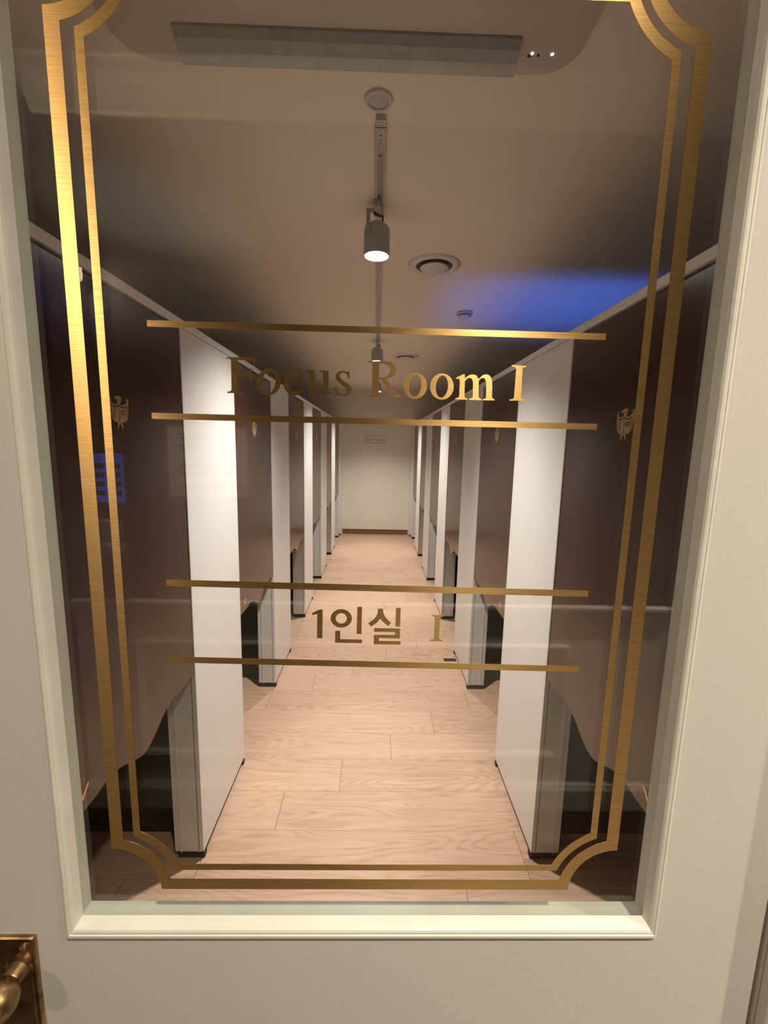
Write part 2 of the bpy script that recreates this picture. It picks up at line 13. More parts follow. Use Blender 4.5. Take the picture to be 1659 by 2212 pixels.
# ------------------------------------------------------------ helpers
def P(*a): return Vector(a)
class MB:
    def __init__(s): s.v=[]; s.f=[]; s.sm=[]
    def add(s,vs,fs,smooth=False):
        o=len(s.v); s.v+= [tuple(v) for v in vs]; s.f+=[tuple(i+o for i in f) for f in fs]; s.sm+=[smooth]*len(fs)
    def box(s,x0,x1,y0,y1,z0,z1,b=0.0):
        x0,x1=min(x0,x1),max(x0,x1); y0,y1=min(y0,y1),max(y0,y1); z0,z1=min(z0,z1),max(z0,z1)
        if b<=0:
            s.add([(x,y,z) for x in (x0,x1) for y in (y0,y1) for z in (z0,z1)],
              [(0,1,3,2),(4,6,7,5),(0,4,5,1),(2,3,7,6),(0,2,6,4),(1,5,7,3)]); return
        bm=bmesh.new(); bmesh.ops.create_cube(bm,size=1)
        for v in bm.verts: v.co=Vector(((x0+x1)/2+v.co.x*(x1-x0),(y0+y1)/2+v.co.y*(y1-y0),(z0+z1)/2+v.co.z*(z1-z0)))
        bmesh.ops.bevel(bm,geom=bm.edges[:],offset=b,segments=2,affect='EDGES',profile=.5)
        s.frombm(bm)
    def frombm(s,bm,smooth=False):
        bm.verts.index_update()
        s.add([v.co[:] for v in bm.verts],[[v.index for v in f.verts] for f in bm.faces],smooth); bm.free()
    def lathe(s,prof,c,axis='z',n=40,smooth=True,cap=True):
        # prof: list of (r, h)
        cx,cy,cz=c; vs=[]
        for r,h in prof:
            for i in range(n):
                a=2*PI*i/n; u,w=r*math.cos(a),r*math.sin(a)
                vs.append({'z':(cx+u,cy+w,cz+h),'y':(cx+u,cy+h,cz+w),'x':(cx+h,cy+u,cz+w)}[axis])
        fs=[]
        for k in range(len(prof)-1):
            for i in range(n):
                j=(i+1)%n; fs.append((k*n+i,k*n+j,(k+1)*n+j,(k+1)*n+i))
        if cap:
            fs.append(tuple(range(n))[::-1]); fs.append(tuple((len(prof)-1)*n+i for i in range(n)))
        s.add(vs,fs,smooth)
    def tube(s,pts,r,n=10):
        vs=[];fs=[]; pts=[Vector(p) for p in pts]
        for k,p in enumerate(pts):
            d=(pts[min(k+1,len(pts)-1)]-pts[max(k-1,0)]).normalized()
            a=d.orthogonal().normalized() if k==0 else (a-d*a.dot(d)).normalized()
            b=d.cross(a)
            for i in range(n):
                t=2*PI*i/n; vs.append(p+a*r*math.cos(t)+b*r*math.sin(t))
        for k in range(len(pts)-1):
            for i in range(n):
                j=(i+1)%n; fs.append((k*n+i,k*n+j,(k+1)*n+j,(k+1)*n+i))
        fs.append(tuple(range(n))[::-1]); fs.append(tuple((len(pts)-1)*n+i for i in range(n)))
        s.add(vs,fs,True)
    def prism(s,outline,fn,d0,d1,holes=()):
        # outline (a,b) 2D; fn(a,b,d)->xyz ; d0,d1 depth
        loops=[list(outline)]+[list(h) for h in holes]
        tris=mathutils.geometry.tessellate_polygon([[Vector((a,b,0)) for a,b in l] for l in loops])
        flat=[p for l in loops for p in l]; n=len(flat)
        vs=[fn(a,b,d0) for a,b in flat]+[fn(a,b,d1) for a,b in flat]
        fs=[tuple(t) for t in tris]+[tuple(i+n for i in reversed(t)) for t in tris]
        o=0
        for l in loops:
            m=len(l)
            for i in range(m):
                j=(i+1)%m; fs.append((o+i,o+j,o+j+n,o+i+n))
            o+=m
        s.add(vs,fs)
def obj(name,mb,mat,parent=None,kind=None,label=None,cat=None,group=None,recalc=True):
    me=bpy.data.meshes.new(name); me.from_pydata(mb.v,[],mb.f); me.update()
    for p,sm in zip(me.polygons,mb.sm): p.use_smooth=sm
    if recalc:
        bm=bmesh.new(); bm.from_mesh(me); bmesh.ops.recalc_face_normals(bm,faces=bm.faces); bm.to_mesh(me); bm.free()
    if any(mb.sm):
        try: me.set_sharp_from_angle(angle=math.radians(38))
        except Exception: pass
    o=bpy.data.objects.new(name,me); COL.objects.link(o)
    if mat: me.materials.append(mat)
    if not parent and label and not kind: kind='thing'
    if parent: o.parent=parent; o.matrix_parent_inverse=Matrix.Translation(-parent.location) if parent.type=='EMPTY' else Matrix()
    tag(o,label,cat,group,kind); return o
def tag(o,label=None,cat=None,group=None,kind=None):
    if label: o['label']=label
    if cat: o['category']=cat
    if group: o['group']=group
    if kind: o['kind']=kind
def thing(name,loc,label=None,cat=None,group=None,kind=None):
    o=bpy.data.objects.new(name,None); o.location=loc; o.empty_display_size=.05; COL.objects.link(o)
    tag(o,label,cat,group,kind or 'thing'); return o

# ------------------------------------------------------------ materials
def mat(name,col,rough=.5,metal=0.0,spec=.5,noise=None,bump=None,coat=0.0):
    m=bpy.data.materials.new(name); m.use_nodes=True; nt=m.node_tree; b=nt.nodes['Principled BSDF']
    b.inputs['Base Color'].default_value=(*col,1); b.inputs['Roughness'].default_value=rough
    b.inputs['Metallic'].default_value=metal; b.inputs['Specular IOR Level'].default_value=spec
    b.inputs['Coat Weight'].default_value=coat; b.inputs['Coat Roughness'].default_value=.08
    tc=nt.nodes.new('ShaderNodeTexCoord')
    if noise:
        sc,amt=noise[:2]
        n=nt.nodes.new('ShaderNodeTexNoise'); n.inputs['Scale'].default_value=sc; n.inputs['Detail'].default_value=6
        mp=nt.nodes.new('ShaderNodeMapping'); mp.inputs['Scale'].default_value=noise[2] if len(noise)>2 else (1,1,1)
        nt.links.new(tc.outputs['Object'],mp.inputs[0]); nt.links.new(mp.outputs[0],n.inputs['Vector'])
        r=nt.nodes.new('ShaderNodeValToRGB'); r.color_ramp.elements[0].position=.3; r.color_ramp.elements[1].position=.7
        r.color_ramp.elements[0].color=(*[c*(1-amt) for c in col],1); r.color_ramp.elements[1].color=(*[min(1,c*(1+amt)) for c in col],1)
        nt.links.new(n.outputs['Fac'],r.inputs[0]); nt.links.new(r.outputs[0],b.inputs['Base Color'])
    if bump:
        n=nt.nodes.new('ShaderNodeTexNoise'); n.inputs['Scale'].default_value=bump[0]; n.inputs['Detail'].default_value=4
        nt.links.new(tc.outputs['Object'],n.inputs['Vector'])
        bp=nt.nodes.new('ShaderNodeBump'); bp.inputs['Strength'].default_value=bump[1]; bp.inputs['Distance'].default_value=.002
        nt.links.new(n.outputs['Fac'],bp.inputs['Height']); nt.links.new(bp.outputs[0],b.inputs['Normal'])
    return m
def emis(name,col,s):
    m=bpy.data.materials.new(name); m.use_nodes=True; nt=m.node_tree; b=nt.nodes['Principled BSDF']
    b.inputs['Base Color'].default_value=(*col,1)
    b.inputs['Emission Color'].default_value=(*col,1); b.inputs['Emission Strength'].default_value=s; return m
M={}
M['paint']=mat('door_paint',(.62,.60,.55),.42,noise=(3,.03),bump=(420,.12))
M['bead']=mat('bead_paint',(.74,.72,.65),.35,noise=(14,.06),bump=(90,.15))
M['backbead']=mat('rear_bead_shade_tint',(.60,.62,.52),.4,noise=(20,.06))  # glass tint and recess shade mixed into the bead colour
M['white']=mat('white_laminate',(.72,.69,.65),.38,noise=(2,.02),spec=.4)
M['alu']=mat('aluminium_profile',(.60,.58,.53),.38,metal=.05,noise=(5,.04))
M['rail']=mat('rail_profile',(.76,.74,.69),.4,noise=(5,.03))
M['black']=mat('black_rubber',(.012,.011,.010),.6,noise=(30,.2))
M['dark']=mat('black_divider',(.010,.009,.008),.45,noise=(4,.15),spec=.3)
M['brown']=mat('brown_laminate',(.048,.019,.012),.22,noise=(5,.10,(1,1,.3)),spec=.42)
M['brownedge']=mat('brown_edge',(.06,.03,.022),.5,noise=(8,.1))
M['ceil']=mat('ceiling_paint',(.88,.79,.67),.9,noise=(1.2,.02),bump=(60,.05))
M['wall']=mat('cream_wall',(.66,.62,.53),.55,noise=(1.5,.03))
M['wallpanel']=mat('cream_wall_panel',(.78,.73,.62),.35,noise=(1.5,.02))
M['hallwall']=mat('hall_paint',(.50,.47,.40),.6,noise=(2,.03))
M['hallwains']=mat('hall_wainscot_paint',(.72,.69,.61),.5,noise=(2,.03))
M['halldark']=mat('dark_hall_wallpaper',(.012,.009,.007),.7,noise=(4,.15),spec=.2)
M['hallceil']=mat('hall_ceiling_paint',(.26,.21,.165),.9,noise=(1.2,.03))
M['innerwall']=mat('charcoal_cubicle_wall',(.05,.047,.043),.7,noise=(3,.1))
M['hallfloor']=mat('hall_floor_wood',(.05,.022,.014),.3,noise=(6,.4,(1,12,1)))
M['skirt']=mat('wood_skirting',(.20,.10,.055),.45,noise=(8,.2,(1,1,10)))
M['grey']=mat('spot_grey_paint',(.48,.51,.50),.45,noise=(30,.03))
M['track']=mat('track_paint',(.50,.45,.44),.4,noise=(20,.04))
M['plastic']=mat('white_plastic',(.66,.62,.60),.4,noise=(20,.02))
M['vent']=mat('vent_paint',(.70,.66,.66),.4,noise=(20,.03))
M['darkgap']=mat('dark_gap',(.03,.028,.026),.6,noise=(20,.1))
M['acwhite']=mat('air_conditioner_plastic',(.60,.53,.46),.5,noise=(3,.02))
M['louver']=mat('louver_metal',(.52,.57,.57),.45,noise=(40,.08),metal=.05)
M['led']=emis('indicator_light',(.45,.6,1),2.2)
M['lens']=emis('lamp_lens',(1,.97,.94),25)
M['halllens']=emis('hall_lamp_lens',(1,.78,.5),12)
M['screen']=emis('blue_screen',(.04,.13,.80),1.6)
M['screenmark']=mat('screen_marks',(.01,.02,.06),.5,noise=(10,.1))
M['paper']=mat('paper',(.72,.66,.60),.7,noise=(5,.03))
M['ink']=mat('ink',(.08,.06,.06),.7,noise=(20,.1))
M['signgold']=mat('gold_sign_foil',(.42,.30,.16),.3,metal=.3,noise=(60,.2))
M['emblem']=mat('gold_emblem_foil',(.46,.29,.14),.45,metal=.2,noise=(40,.06))
M['vmark']=mat('gold_v_mark',(.75,.38,.16),.4,metal=.3,noise=(40,.05))
M['casing']=mat('casing_paint',(.62,.58,.49),.45,noise=(3,.03),bump=(200,.15))

def brass():
    m=bpy.data.materials.new('antique_brass'); m.use_nodes=True; nt=m.node_tree; b=nt.nodes['Principled BSDF']
    b.inputs['Metallic'].default_value=1
    tc=nt.nodes.new('ShaderNodeTexCoord'); n=nt.nodes.new('ShaderNodeTexNoise'); n.inputs['Scale'].default_value=45; n.inputs['Detail'].default_value=8
    nt.links.new(tc.outputs['Object'],n.inputs['Vector'])
    r=nt.nodes.new('ShaderNodeValToRGB'); r.color_ramp.elements[0].position=.35; r.color_ramp.elements[0].color=(.17,.10,.045,1)
    r.color_ramp.elements[1].position=.7; r.color_ramp.elements[1].color=(.60,.42,.22,1)
    nt.links.new(n.outputs['Fac'],r.inputs[0]); nt.links.new(r.outputs[0],b.inputs['Base Color'])
    mr=nt.nodes.new('ShaderNodeMapRange'); mr.inputs['To Min'].default_value=.5; mr.inputs['To Max'].default_value=.22
    nt.links.new(n.outputs['Fac'],mr.inputs[0]); nt.links.new(mr.outputs[0],b.inputs['Roughness'])
    bp=nt.nodes.new('ShaderNodeBump'); bp.inputs['Strength'].default_value=.25; bp.inputs['Distance'].default_value=.001
    nt.links.new(n.outputs['Fac'],bp.inputs['Height']); nt.links.new(bp.outputs[0],b.inputs['Normal'])
    return m
M['brass']=brass()
M['screw']=mat('pale_brass_screw',(.75,.62,.45),.3,metal=1,noise=(200,.2))

def gold():
    # brushed gold film: fine horizontal brushing, highlights stretched up and down
    m=bpy.data.materials.new('brushed_gold_film'); m.use_nodes=True; nt=m.node_tree
    b=nt.nodes['Principled BSDF']; b.inputs['Metallic'].default_value=1; b.inputs['Roughness'].default_value=GOLD_R
    b.inputs['Anisotropic'].default_value=GOLD_A
    t=nt.nodes.new('ShaderNodeCombineXYZ'); t.inputs[0].default_value=1.0
    nt.links.new(t.outputs[0],b.inputs['Tangent'])
    b.inputs['Anisotropic Rotation'].default_value=GOLD_ROT
    tc=nt.nodes.new('ShaderNodeTexCoord'); mp=nt.nodes.new('ShaderNodeMapping'); mp.inputs['Scale'].default_value=(25,1,900)
    nt.links.new(tc.outputs['Object'],mp.inputs[0]); n=nt.nodes.new('ShaderNodeTexNoise'); n.inputs['Scale'].default_value=1; n.inputs['Detail'].default_value=3
    nt.links.new(mp.outputs[0],n.inputs['Vector'])
    r=nt.nodes.new('ShaderNodeValToRGB'); r.color_ramp.elements[0].position=.3; r.color_ramp.elements[0].color=(*GOLD_LO,1)
    r.color_ramp.elements[1].position=.7; r.color_ramp.elements[1].color=(*GOLD_HI,1)
    nt.links.new(n.outputs['Fac'],r.inputs[0]); nt.links.new(r.outputs[0],b.inputs['Base Color'])
    return m
GOLD_R=.38; GOLD_A=.85; GOLD_ROT=0.25; GOLD_LO=(.50,.305,.11); GOLD_HI=(.66,.425,.175)
M['gold']=gold()

def glass():
    m=bpy.data.materials.new('window_glass'); m.use_nodes=True; nt=m.node_tree; nt.nodes.clear()
    out=nt.nodes.new('ShaderNodeOutputMaterial'); mx=nt.nodes.new('ShaderNodeMixShader')
    tr=nt.nodes.new('ShaderNodeBsdfTransparent'); tr.inputs[0].default_value=(.955,.965,.955,1)
    gl=nt.nodes.new('ShaderNodeBsdfGlossy'); gl.inputs['Roughness'].default_value=.0; gl.inputs['Color'].default_value=(1,1,1,1)
    lw=nt.nodes.new('ShaderNodeLayerWeight'); lw.inputs[0].default_value=.5
    pw=nt.nodes.new('ShaderNodeMath'); pw.operation='POWER'; pw.inputs[1].default_value=5
    ml=nt.nodes.new('ShaderNodeMath'); ml.operation='MULTIPLY_ADD'; ml.inputs[1].default_value=.957; ml.inputs[2].default_value=.043
    nt.links.new(lw.outputs['Facing'],pw.inputs[0]); nt.links.new(pw.outputs[0],ml.inputs[0]); nt.links.new(ml.outputs[0],mx.inputs[0])
    nt.links.new(tr.outputs[0],mx.inputs[1]); nt.links.new(gl.outputs[0],mx.inputs[2]); nt.links.new(mx.outputs[0],out.inputs[0])
    return m
M['glass']=glass()

def floor_mat():
    m=bpy.data.materials.new('oak_plank_floor'); m.use_nodes=True; nt=m.node_tree; L=nt.links; b=nt.nodes['Principled BSDF']
    def N(t,**k):
        n=nt.nodes.new(t)
        for a,v in k.items(): setattr(n,a,v)
        return n
    def math_(op,a,bv=None,c=None):
        n=N('ShaderNodeMath',operation=op)
        for i,x in enumerate((a,bv,c)):
            if x is None: continue
            if isinstance(x,(int,float)): n.inputs[i].default_value=x
            else: L.new(x,n.inputs[i])
        return n.outputs[0]
    g=N('ShaderNodeNewGeometry'); sp=N('ShaderNodeSeparateXYZ'); L.new(g.outputs['Position'],sp.inputs[0])
    x,y=sp.outputs[0],sp.outputs[1]
    rowf=math_('DIVIDE',math_('SUBTRACT',y,.980),.2135)      # plank rows run across the aisle
    row=math_('FLOOR',rowf)
    xs=math_('DIVIDE',math_('SUBTRACT',math_('SUBTRACT',x,.622),math_('MULTIPLY',row,.256)),1.28)
    col=math_('FLOOR',xs)
    fx=math_('SUBTRACT',xs,col); fy=math_('SUBTRACT',rowf,row)
    cb=N('ShaderNodeCombineXYZ'); L.new(row,cb.inputs[0]); L.new(col,cb.inputs[1])
    wn=N('ShaderNodeTexWhiteNoise',noise_dimensions='2D'); L.new(cb.outputs[0],wn.inputs['Vector'])
    rnd=wn.outputs['Value']
    # grain coordinates shifted per plank
    gc=N('ShaderNodeCombineXYZ'); L.new(math_('ADD',math_('MULTIPLY',x,1.0),math_('MULTIPLY',rnd,37.0)),gc.inputs[0])
    L.new(math_('ADD',y,math_('MULTIPLY',rnd,11.0)),gc.inputs[1])
    def noise(sx,sy,det,rough=.55,dist=0):
        mp=N('ShaderNodeMapping'); mp.inputs['Scale'].default_value=(sx,sy,1); L.new(gc.outputs[0],mp.inputs[0])
        n=N('ShaderNodeTexNoise'); n.inputs['Scale'].default_value=1; n.inputs['Detail'].default_value=det; n.inputs['Roughness'].default_value=rough; n.inputs['Distortion'].default_value=dist
        L.new(mp.outputs[0],n.inputs['Vector']); return n.outputs['Fac']
    big=noise(.9,6.0,1.0,.45,.15)
    # cathedral rings: contour lines of a stretched noise
    rings=math_('MULTIPLY_ADD',math_('SINE',math_('MULTIPLY',big,170.0)),.5,.5)
    rings=math_('POWER',rings,1.8)
    fine=noise(5,330,4,.65,.05)
    mid=noise(3,42,3,.6,.3)
    v=math_('ADD',math_('MULTIPLY',rings,.13),math_('ADD',math_('MULTIPLY',fine,.42),math_('MULTIPLY',mid,.46)))
    v=math_('ADD',v,math_('MULTIPLY',math_('SUBTRACT',rnd,.5),.10))
    cr=N('ShaderNodeValToRGB'); e=cr.color_ramp.elements
    e[0].position=.25; e[0].color=(.60,.405,.285,1); e[1].position=.80; e[1].color=(.30,.165,.10,1)
    k=e.new(.52); k.color=(.51,.325,.215,1)
    L.new(v,cr.inputs[0])
    gx=math_('LESS_THAN',math_('MINIMUM',fx,math_('SUBTRACT',1.0,fx)),.0011)
    gy=math_('LESS_THAN',math_('MINIMUM',fy,math_('SUBTRACT',1.0,fy)),.0050)
    gap=math_('MAXIMUM',gx,math_('MULTIPLY',gy,.6))
    mx=N('ShaderNodeMix',data_type='RGBA'); L.new(math_('MULTIPLY',gap,.8),mx.inputs['Factor']); L.new(cr.outputs[0],mx.inputs['A']); mx.inputs['B'].default_value=(.15,.07,.04,1)
    L.new(mx.outputs['Result'],b.inputs['Base Color'])
    b.inputs['Roughness'].default_value=.42; b.inputs['Specular IOR Level'].default_value=.4
    bp=N('ShaderNodeBump'); bp.inputs['Strength'].default_value=.12; bp.inputs['Distance'].default_value=.001
    L.new(v,bp.inputs['Height']); L.new(bp.outputs[0],b.inputs['Normal'])
    return m
M['floor']=floor_mat()

# ------------------------------------------------------------ dimensions
CZ=2.613                     # ceiling of the focus room
FY=7.50                      # far wall
XW=1.95                      # outer side walls of the cubicle rows
PAN=[(.125,.37),(1.062,1.601),(2.297,2.835),(3.512,4.035),(4.730,5.300),(5.930,6.477)]
DOORS=[(.370,1.062),(1.601,2.297),(2.835,3.512),(4.035,4.730),(5.300,5.930),(6.477,7.170)]
HY=-1.32                     # hall wall behind the camera
HZ=2.90                      # hall ceiling

# ------------------------------------------------------------ the room
b=MB(); b.box(-XW,XW,.02,FY+.1,-.03,0); obj('floor',b,M['floor'],kind='structure')
b=MB(); b.box(-XW,XW,.02,FY+.1,CZ,CZ+.05); obj('ceiling',b,M['ceil'],kind='structure')
b=MB(); b.box(-XW-.05,-XW,.02,FY+.1,0,CZ); obj('wall_left',b,M['innerwall'],kind='structure')
b=MB(); b.box(XW,XW+.05,.02,FY+.1,0,CZ); obj('wall_right',b,M['innerwall'],kind='structure')
b=MB(); b.box(-XW,XW,FY+.03,FY+.1,0,CZ); b.box(-.61,.61,FY,FY+.03,.095,CZ)
b.box(-XW,-.61,FY,FY+.03,.0,CZ); b.box(.61,XW,FY,FY+.03,0,CZ)
obj('wall_far',b,M['wallpanel'],kind='structure')
b=MB(); b.box(-.60,.60,FY+.012,FY+.03,0,.08,.002); obj('baseboard_far',b,M['skirt'],kind='structure')
# wall with the door opening
b=MB(); DX0,DX1=-.475,.472; DT=2.22
for x0,x1,z0,z1 in ((-3.2,DX0-.03,0,HZ+.1),(DX1+.03,3.2,0,HZ+.1),(DX0-.03,DX1+.03,DT+.03,HZ+.1)):
    b.box(x0,x1,-.02,.10,z0,z1)
obj('wall_front',b,M['hallwall'],kind='structure')
b=MB(); cw=.085                                              # casing around the door, hall side
for x0,x1 in ((DX0-cw,DX0-.003),(DX1+.003,DX1+cw)):
    b.box(x0,x1,-.036,-.02,0,DT+cw,.003)
b.box(DX0-.003,DX1+.003,-.036,-.02,DT+.003,DT+cw,.003)
b.box(DX0-.03,DX0-.003,-.0205,.10,0,DT+.03); b.box(DX1+.003,DX1+.03,-.0205,.10,0,DT+.03); b.box(DX0-.03,DX1+.03,-.0205,.10,DT+.003,DT+.03)
obj('trim_1',b,M['casing'],kind='structure')

# hall: floor, ceiling, wainscoted wall, crown, side walls
b=MB(); b.box(-3.2,3.2,HY-.1,.10,-.06,-.031); b.box(-3.2,3.2,HY-.1,.02,-.031,0); obj('floor',b,M['hallfloor'],kind='structure')
b=MB(); b.box(-3.2,3.2,HY-.1,.10,HZ,HZ+.05); obj('ceiling',b,M['hallceil'],kind='structure')
b=MB(); b.box(-1.25,1.28,HY-.1,HY,.90,HZ); b.box(-3.2,3.2,HY-.2,HY-.1,0,HZ); obj('wall_back',b,M['halldark'],kind='structure')
b=MB(); b.box(-1.25,1.28,HY-.0999,HY,0,.8999); obj('wall_wainscot',b,M['hallwains'],kind='structure')
b=MB(); b.box(-3.25,-3.2,HY-.2,.1,0,HZ); obj('wall_left',b,M['halldark'],kind='structure')
b=MB(); b.box(3.2,3.25,HY-.2,.1,0,HZ); obj('wall_right',b,M['halldark'],kind='structure')
def molding(b,pts,prof):   # prof: (out, off) swept round a rectangle in the wall plane (x,z)
    (x0,z0),(x1,z1)=pts
    rings=[]
    for off,out in prof:
        rings.append([(x0+off,HY+out,z0+off),(x1-off,HY+out,z0+off),(x1-off,HY+out,z1-off),(x0+off,HY+out,z1-off)])
    vs=[p for r in rings for p in r]; fs=[]
    for k in range(len(rings)-1):
        for i in range(4):
            j=(i+1)%4; fs.append((k*4+i,k*4+j,(k+1)*4+j,(k+1)*4+i))
    b.add(vs,fs)
b=MB()                                                       # dado rail
prof=[(0,.90),(.008,.905),(.012,.925),(.022,.935),(.026,.950),(.030,.960),(.030,.972),(0,.975)]
vs=[(x,HY+o,z) for x in (-1.25,1.28) for o,z in prof]; n=len(prof)
b.add(vs,[(i,i+1,i+1+n,i+n) for i in range(n-1)]+[tuple(range(n)),tuple(range(n,2*n))])
obj('trim_2',b,M['hallwains'],kind='structure')
b=MB(); molding(b,[(-1.01,.255),(.85,.795)],[(0,0),(.004,.012),(.012,.014),(.020,.006),(.026,.010),(.030,0)])
obj('trim_3',b,M['hallwains'],kind='structure')
b=MB(); prof=[(0,0),(.016,0),(.016,.10),(.010,.112),(.006,.125),(0,.128)]
vs=[(x,HY+o,z) for x in (-1.25,1.28) for o,z in prof]; n=len(prof)
b.add(vs,[(i,i+1,i+1+n,i+n) for i in range(n-1)]+[tuple(range(n)),tuple(range(n,2*n))])
obj('baseboard_back',b,M['hallwains'],kind='structure')
b=MB(); prof=[(0,2.775),(.012,2.78),(.02,2.80),(.045,2.84),(.07,2.87),(.08,2.895),(.09,2.90),(0,2.90)]
vs=[(x,HY+o,z) for x in (-1.25,1.28) for o,z in prof]; n=len(prof)
b.add(vs,[(i,i+1,i+1+n,i+n) for i in range(n-1)]+[tuple(range(n)),tuple(range(n,2*n))])
obj('trim_4',b,M['hallwains'],kind='structure')

# ------------------------------------------------------------ the glazed door
door=thing('door_1',(0,0,0),kind='structure')
OX,OZ0,OZ1=.3430,1.0615,2.105                                 # opening in the door leaf (front)
b=MB()
for y0,y1,ox,oz in ((-.015,.0030,OX,OZ0),(.0030,.030,.3500,1.0515)):
    b.box(DX0,-ox,y0,y1,.008,DT); b.box(ox,DX1,y0,y1,.008,DT)
    b.box(-ox,ox,y0,y1,.008,oz); b.box(-ox,ox,y0,y1,OZ1,DT)
obj('door_leaf',b,M['paint'],door)
def frame_sweep(prof,x0,x1,z0,z1,kz=1.0):
    b=MB(); rings=[]
    for off,y in prof: rings.append([(x0+off,y,z0+off*kz),(x1-off,y,z0+off*kz),(x1-off,y,z1-off),(x0+off,y,z1-off)])
    vs=[p for r in rings for p in r]; fs=[]
    n=len(rings)
    for k in range(n):
        for i in range(4):
            j=(i+1)%4; k2=(k+1)%n; fs.append((k*4+i,k*4+j,k2*4+j,k2*4+i))
    b.add(vs,fs); return b
# front glazing bead: thin lip, rounded nose, step down to the glass
obj('glazing_bead',frame_sweep([(0,-.0150),(0,-.0180),(.0010,-.0192),(.0034,-.0194),(.0040,-.0182),(.0056,-.0184),(.0072,-.0174),(.0084,-.0150),(.0091,-.0110),(.0095,-.0035),(0,-.0035)],-OX,OX,OZ0,OZ1,1.45),M['bead'],door,label='white painted front glazing bead')
obj('rear_bead',frame_sweep([(0,.0032),(.0040,.0032),(.0040,.0290),(.0030,.0300),(0,.0300)],-.3500,.3500,1.0515,2.105),M['backbead'],door,label='inner stop with green glass tint and shade in its colour')
b=MB(); b.box(-OX+.001,OX-.001,-.003,.003,OZ0+.001,OZ1-.001); obj('glass_pane',b,M['glass'],door)
# gold film
def arcs(cx,cz,R,a0,a1,n=16): return [(cx+R*math.cos(a0+(a1-a0)*i/n),cz+R*math.sin(a0+(a1-a0)*i/n)) for i in range(n+1)]
gx,gz0,gz1=.294,1.111,2.054
def border(off,R):
    pts=[]
    d=math.sqrt(R*R-off*off)
    a=math.atan2(off,d)
    # corners: BR, TR, TL, BL ; arc bulges inwards around the outer corner
    for cx,cz,sx,sz in ((gx,gz0,-1,1),(gx,gz1,-1,-1),(-gx,gz1,1,-1),(-gx,gz0,1,1)):
        arc=[]
        for i in range(17):
            t=a+(PI/2-2*a)*i/16
            arc.append((cx+sx*R*math.cos(t),cz+sz*R*math.sin(t)))   # from horizontal side to vertical side
        if (cx>0)==(cz>gz0+.4): arc=arc[::-1]
        pts+=arc
    return pts
def yz(a,bv,d): return (a,d,bv)
YA,YB=-.0030,-.0033
b=MB(); b.prism(border(0,.054),yz,YA,YB,[border(.014,.067)]); obj('border_line',b,M['gold'],door,label='wide gold border line with scooped corners')
b=MB(); b.prism(border(.026,.0745),yz,YA,YB,[border(.034,.084)]); obj('border_line',b,M['gold'],door,label='thin inner gold border line')
for x0,x1,zl,zr,h,lb in ((-.2195,.2235,1.7405,1.7395,.0060,'gold bar above the title'),(-.2200,.2230,1.6540,1.6532,.0060,'gold bar under the title'),
                    (-.2150,.2305,1.4835,1.4785,.0070,'gold bar above the Korean line'),(-.2165,.2285,1.3980,1.3925,.0068,'lowest gold bar')):
    b=MB(); b.prism([(x0,zl-h/2),(x1,zr-h/2),(x1,zr+h/2),(x0,zl+h/2)],yz,YA,YB); obj('gold_bar',b,M['gold'],door,label=lb)
b=MB()
for g in TITLE: b.prism(g[0],yz,YA,YB,g[1:])
obj('lettering',b,M['gold'],door,label='gold serif title reading Focus Room I')
b=MB()
for g in KOREAN: b.prism(g[0],yz,YA,YB,g[1:])
obj('lettering',b,M['gold'],door,label='gold Korean line under the title')
# handle set
hp=MB(); px0,px1,pz0,pz1=-.452,-.380,.845,1.064
hp.add(*(lambda R:([p for r in R for p in r],[(k*4+i,k*4+(i+1)%4,(k+1)*4+(i+1)%4,(k+1)*4+i) for k in range(len(R)-1) for i in range(4)]+[tuple(range((len(R)-1)*4,len(R)*4))]))(
  [[(px0+o,y,pz0+o),(px1-o,y,pz0+o),(px1-o,y,pz1-o),(px0+o,y,pz1-o)] for o,y in ((0,-.015),(0,-.0185),(.0012,-.0200),(.0055,-.0200),(.0085,-.0182),(.0090,-.0180))]))
plate=obj('handle_plate',hp,M['brass'],door,label='antique brass back plate')
for sx,sz in ((-.394,1.050),(-.438,1.050),(-.394,.860),(-.438,.860)):
    b=MB(); b.lathe([(.0045,0),(.0042,-.0014),(.0025,-.0022),(.0006,-.0016)],(sx,-.0180,sz),'y',18); obj('screw',b,M['screw'],plate,label='pale screw head')
kx,kz=-.399,1.024
b=MB(); b.lathe([(.0160,-.018),(.0160,-.0205),(.0125,-.0225),(.0115,-.0260),(.0108,-.0330),(.0100,-.0345)],(kx,0,kz),'y',36); obj('knob_neck',b,M['brass'],plate)
b=MB(); R=.0215
b.lathe([(max(.0006,R*math.sin(t)),-.0520+R*.95*math.cos(t)) for t in [PI*(.15+.85*i/20) for i in range(21)]],(kx,0,kz),'y',44); obj('knob',b,M['brass'],plate)

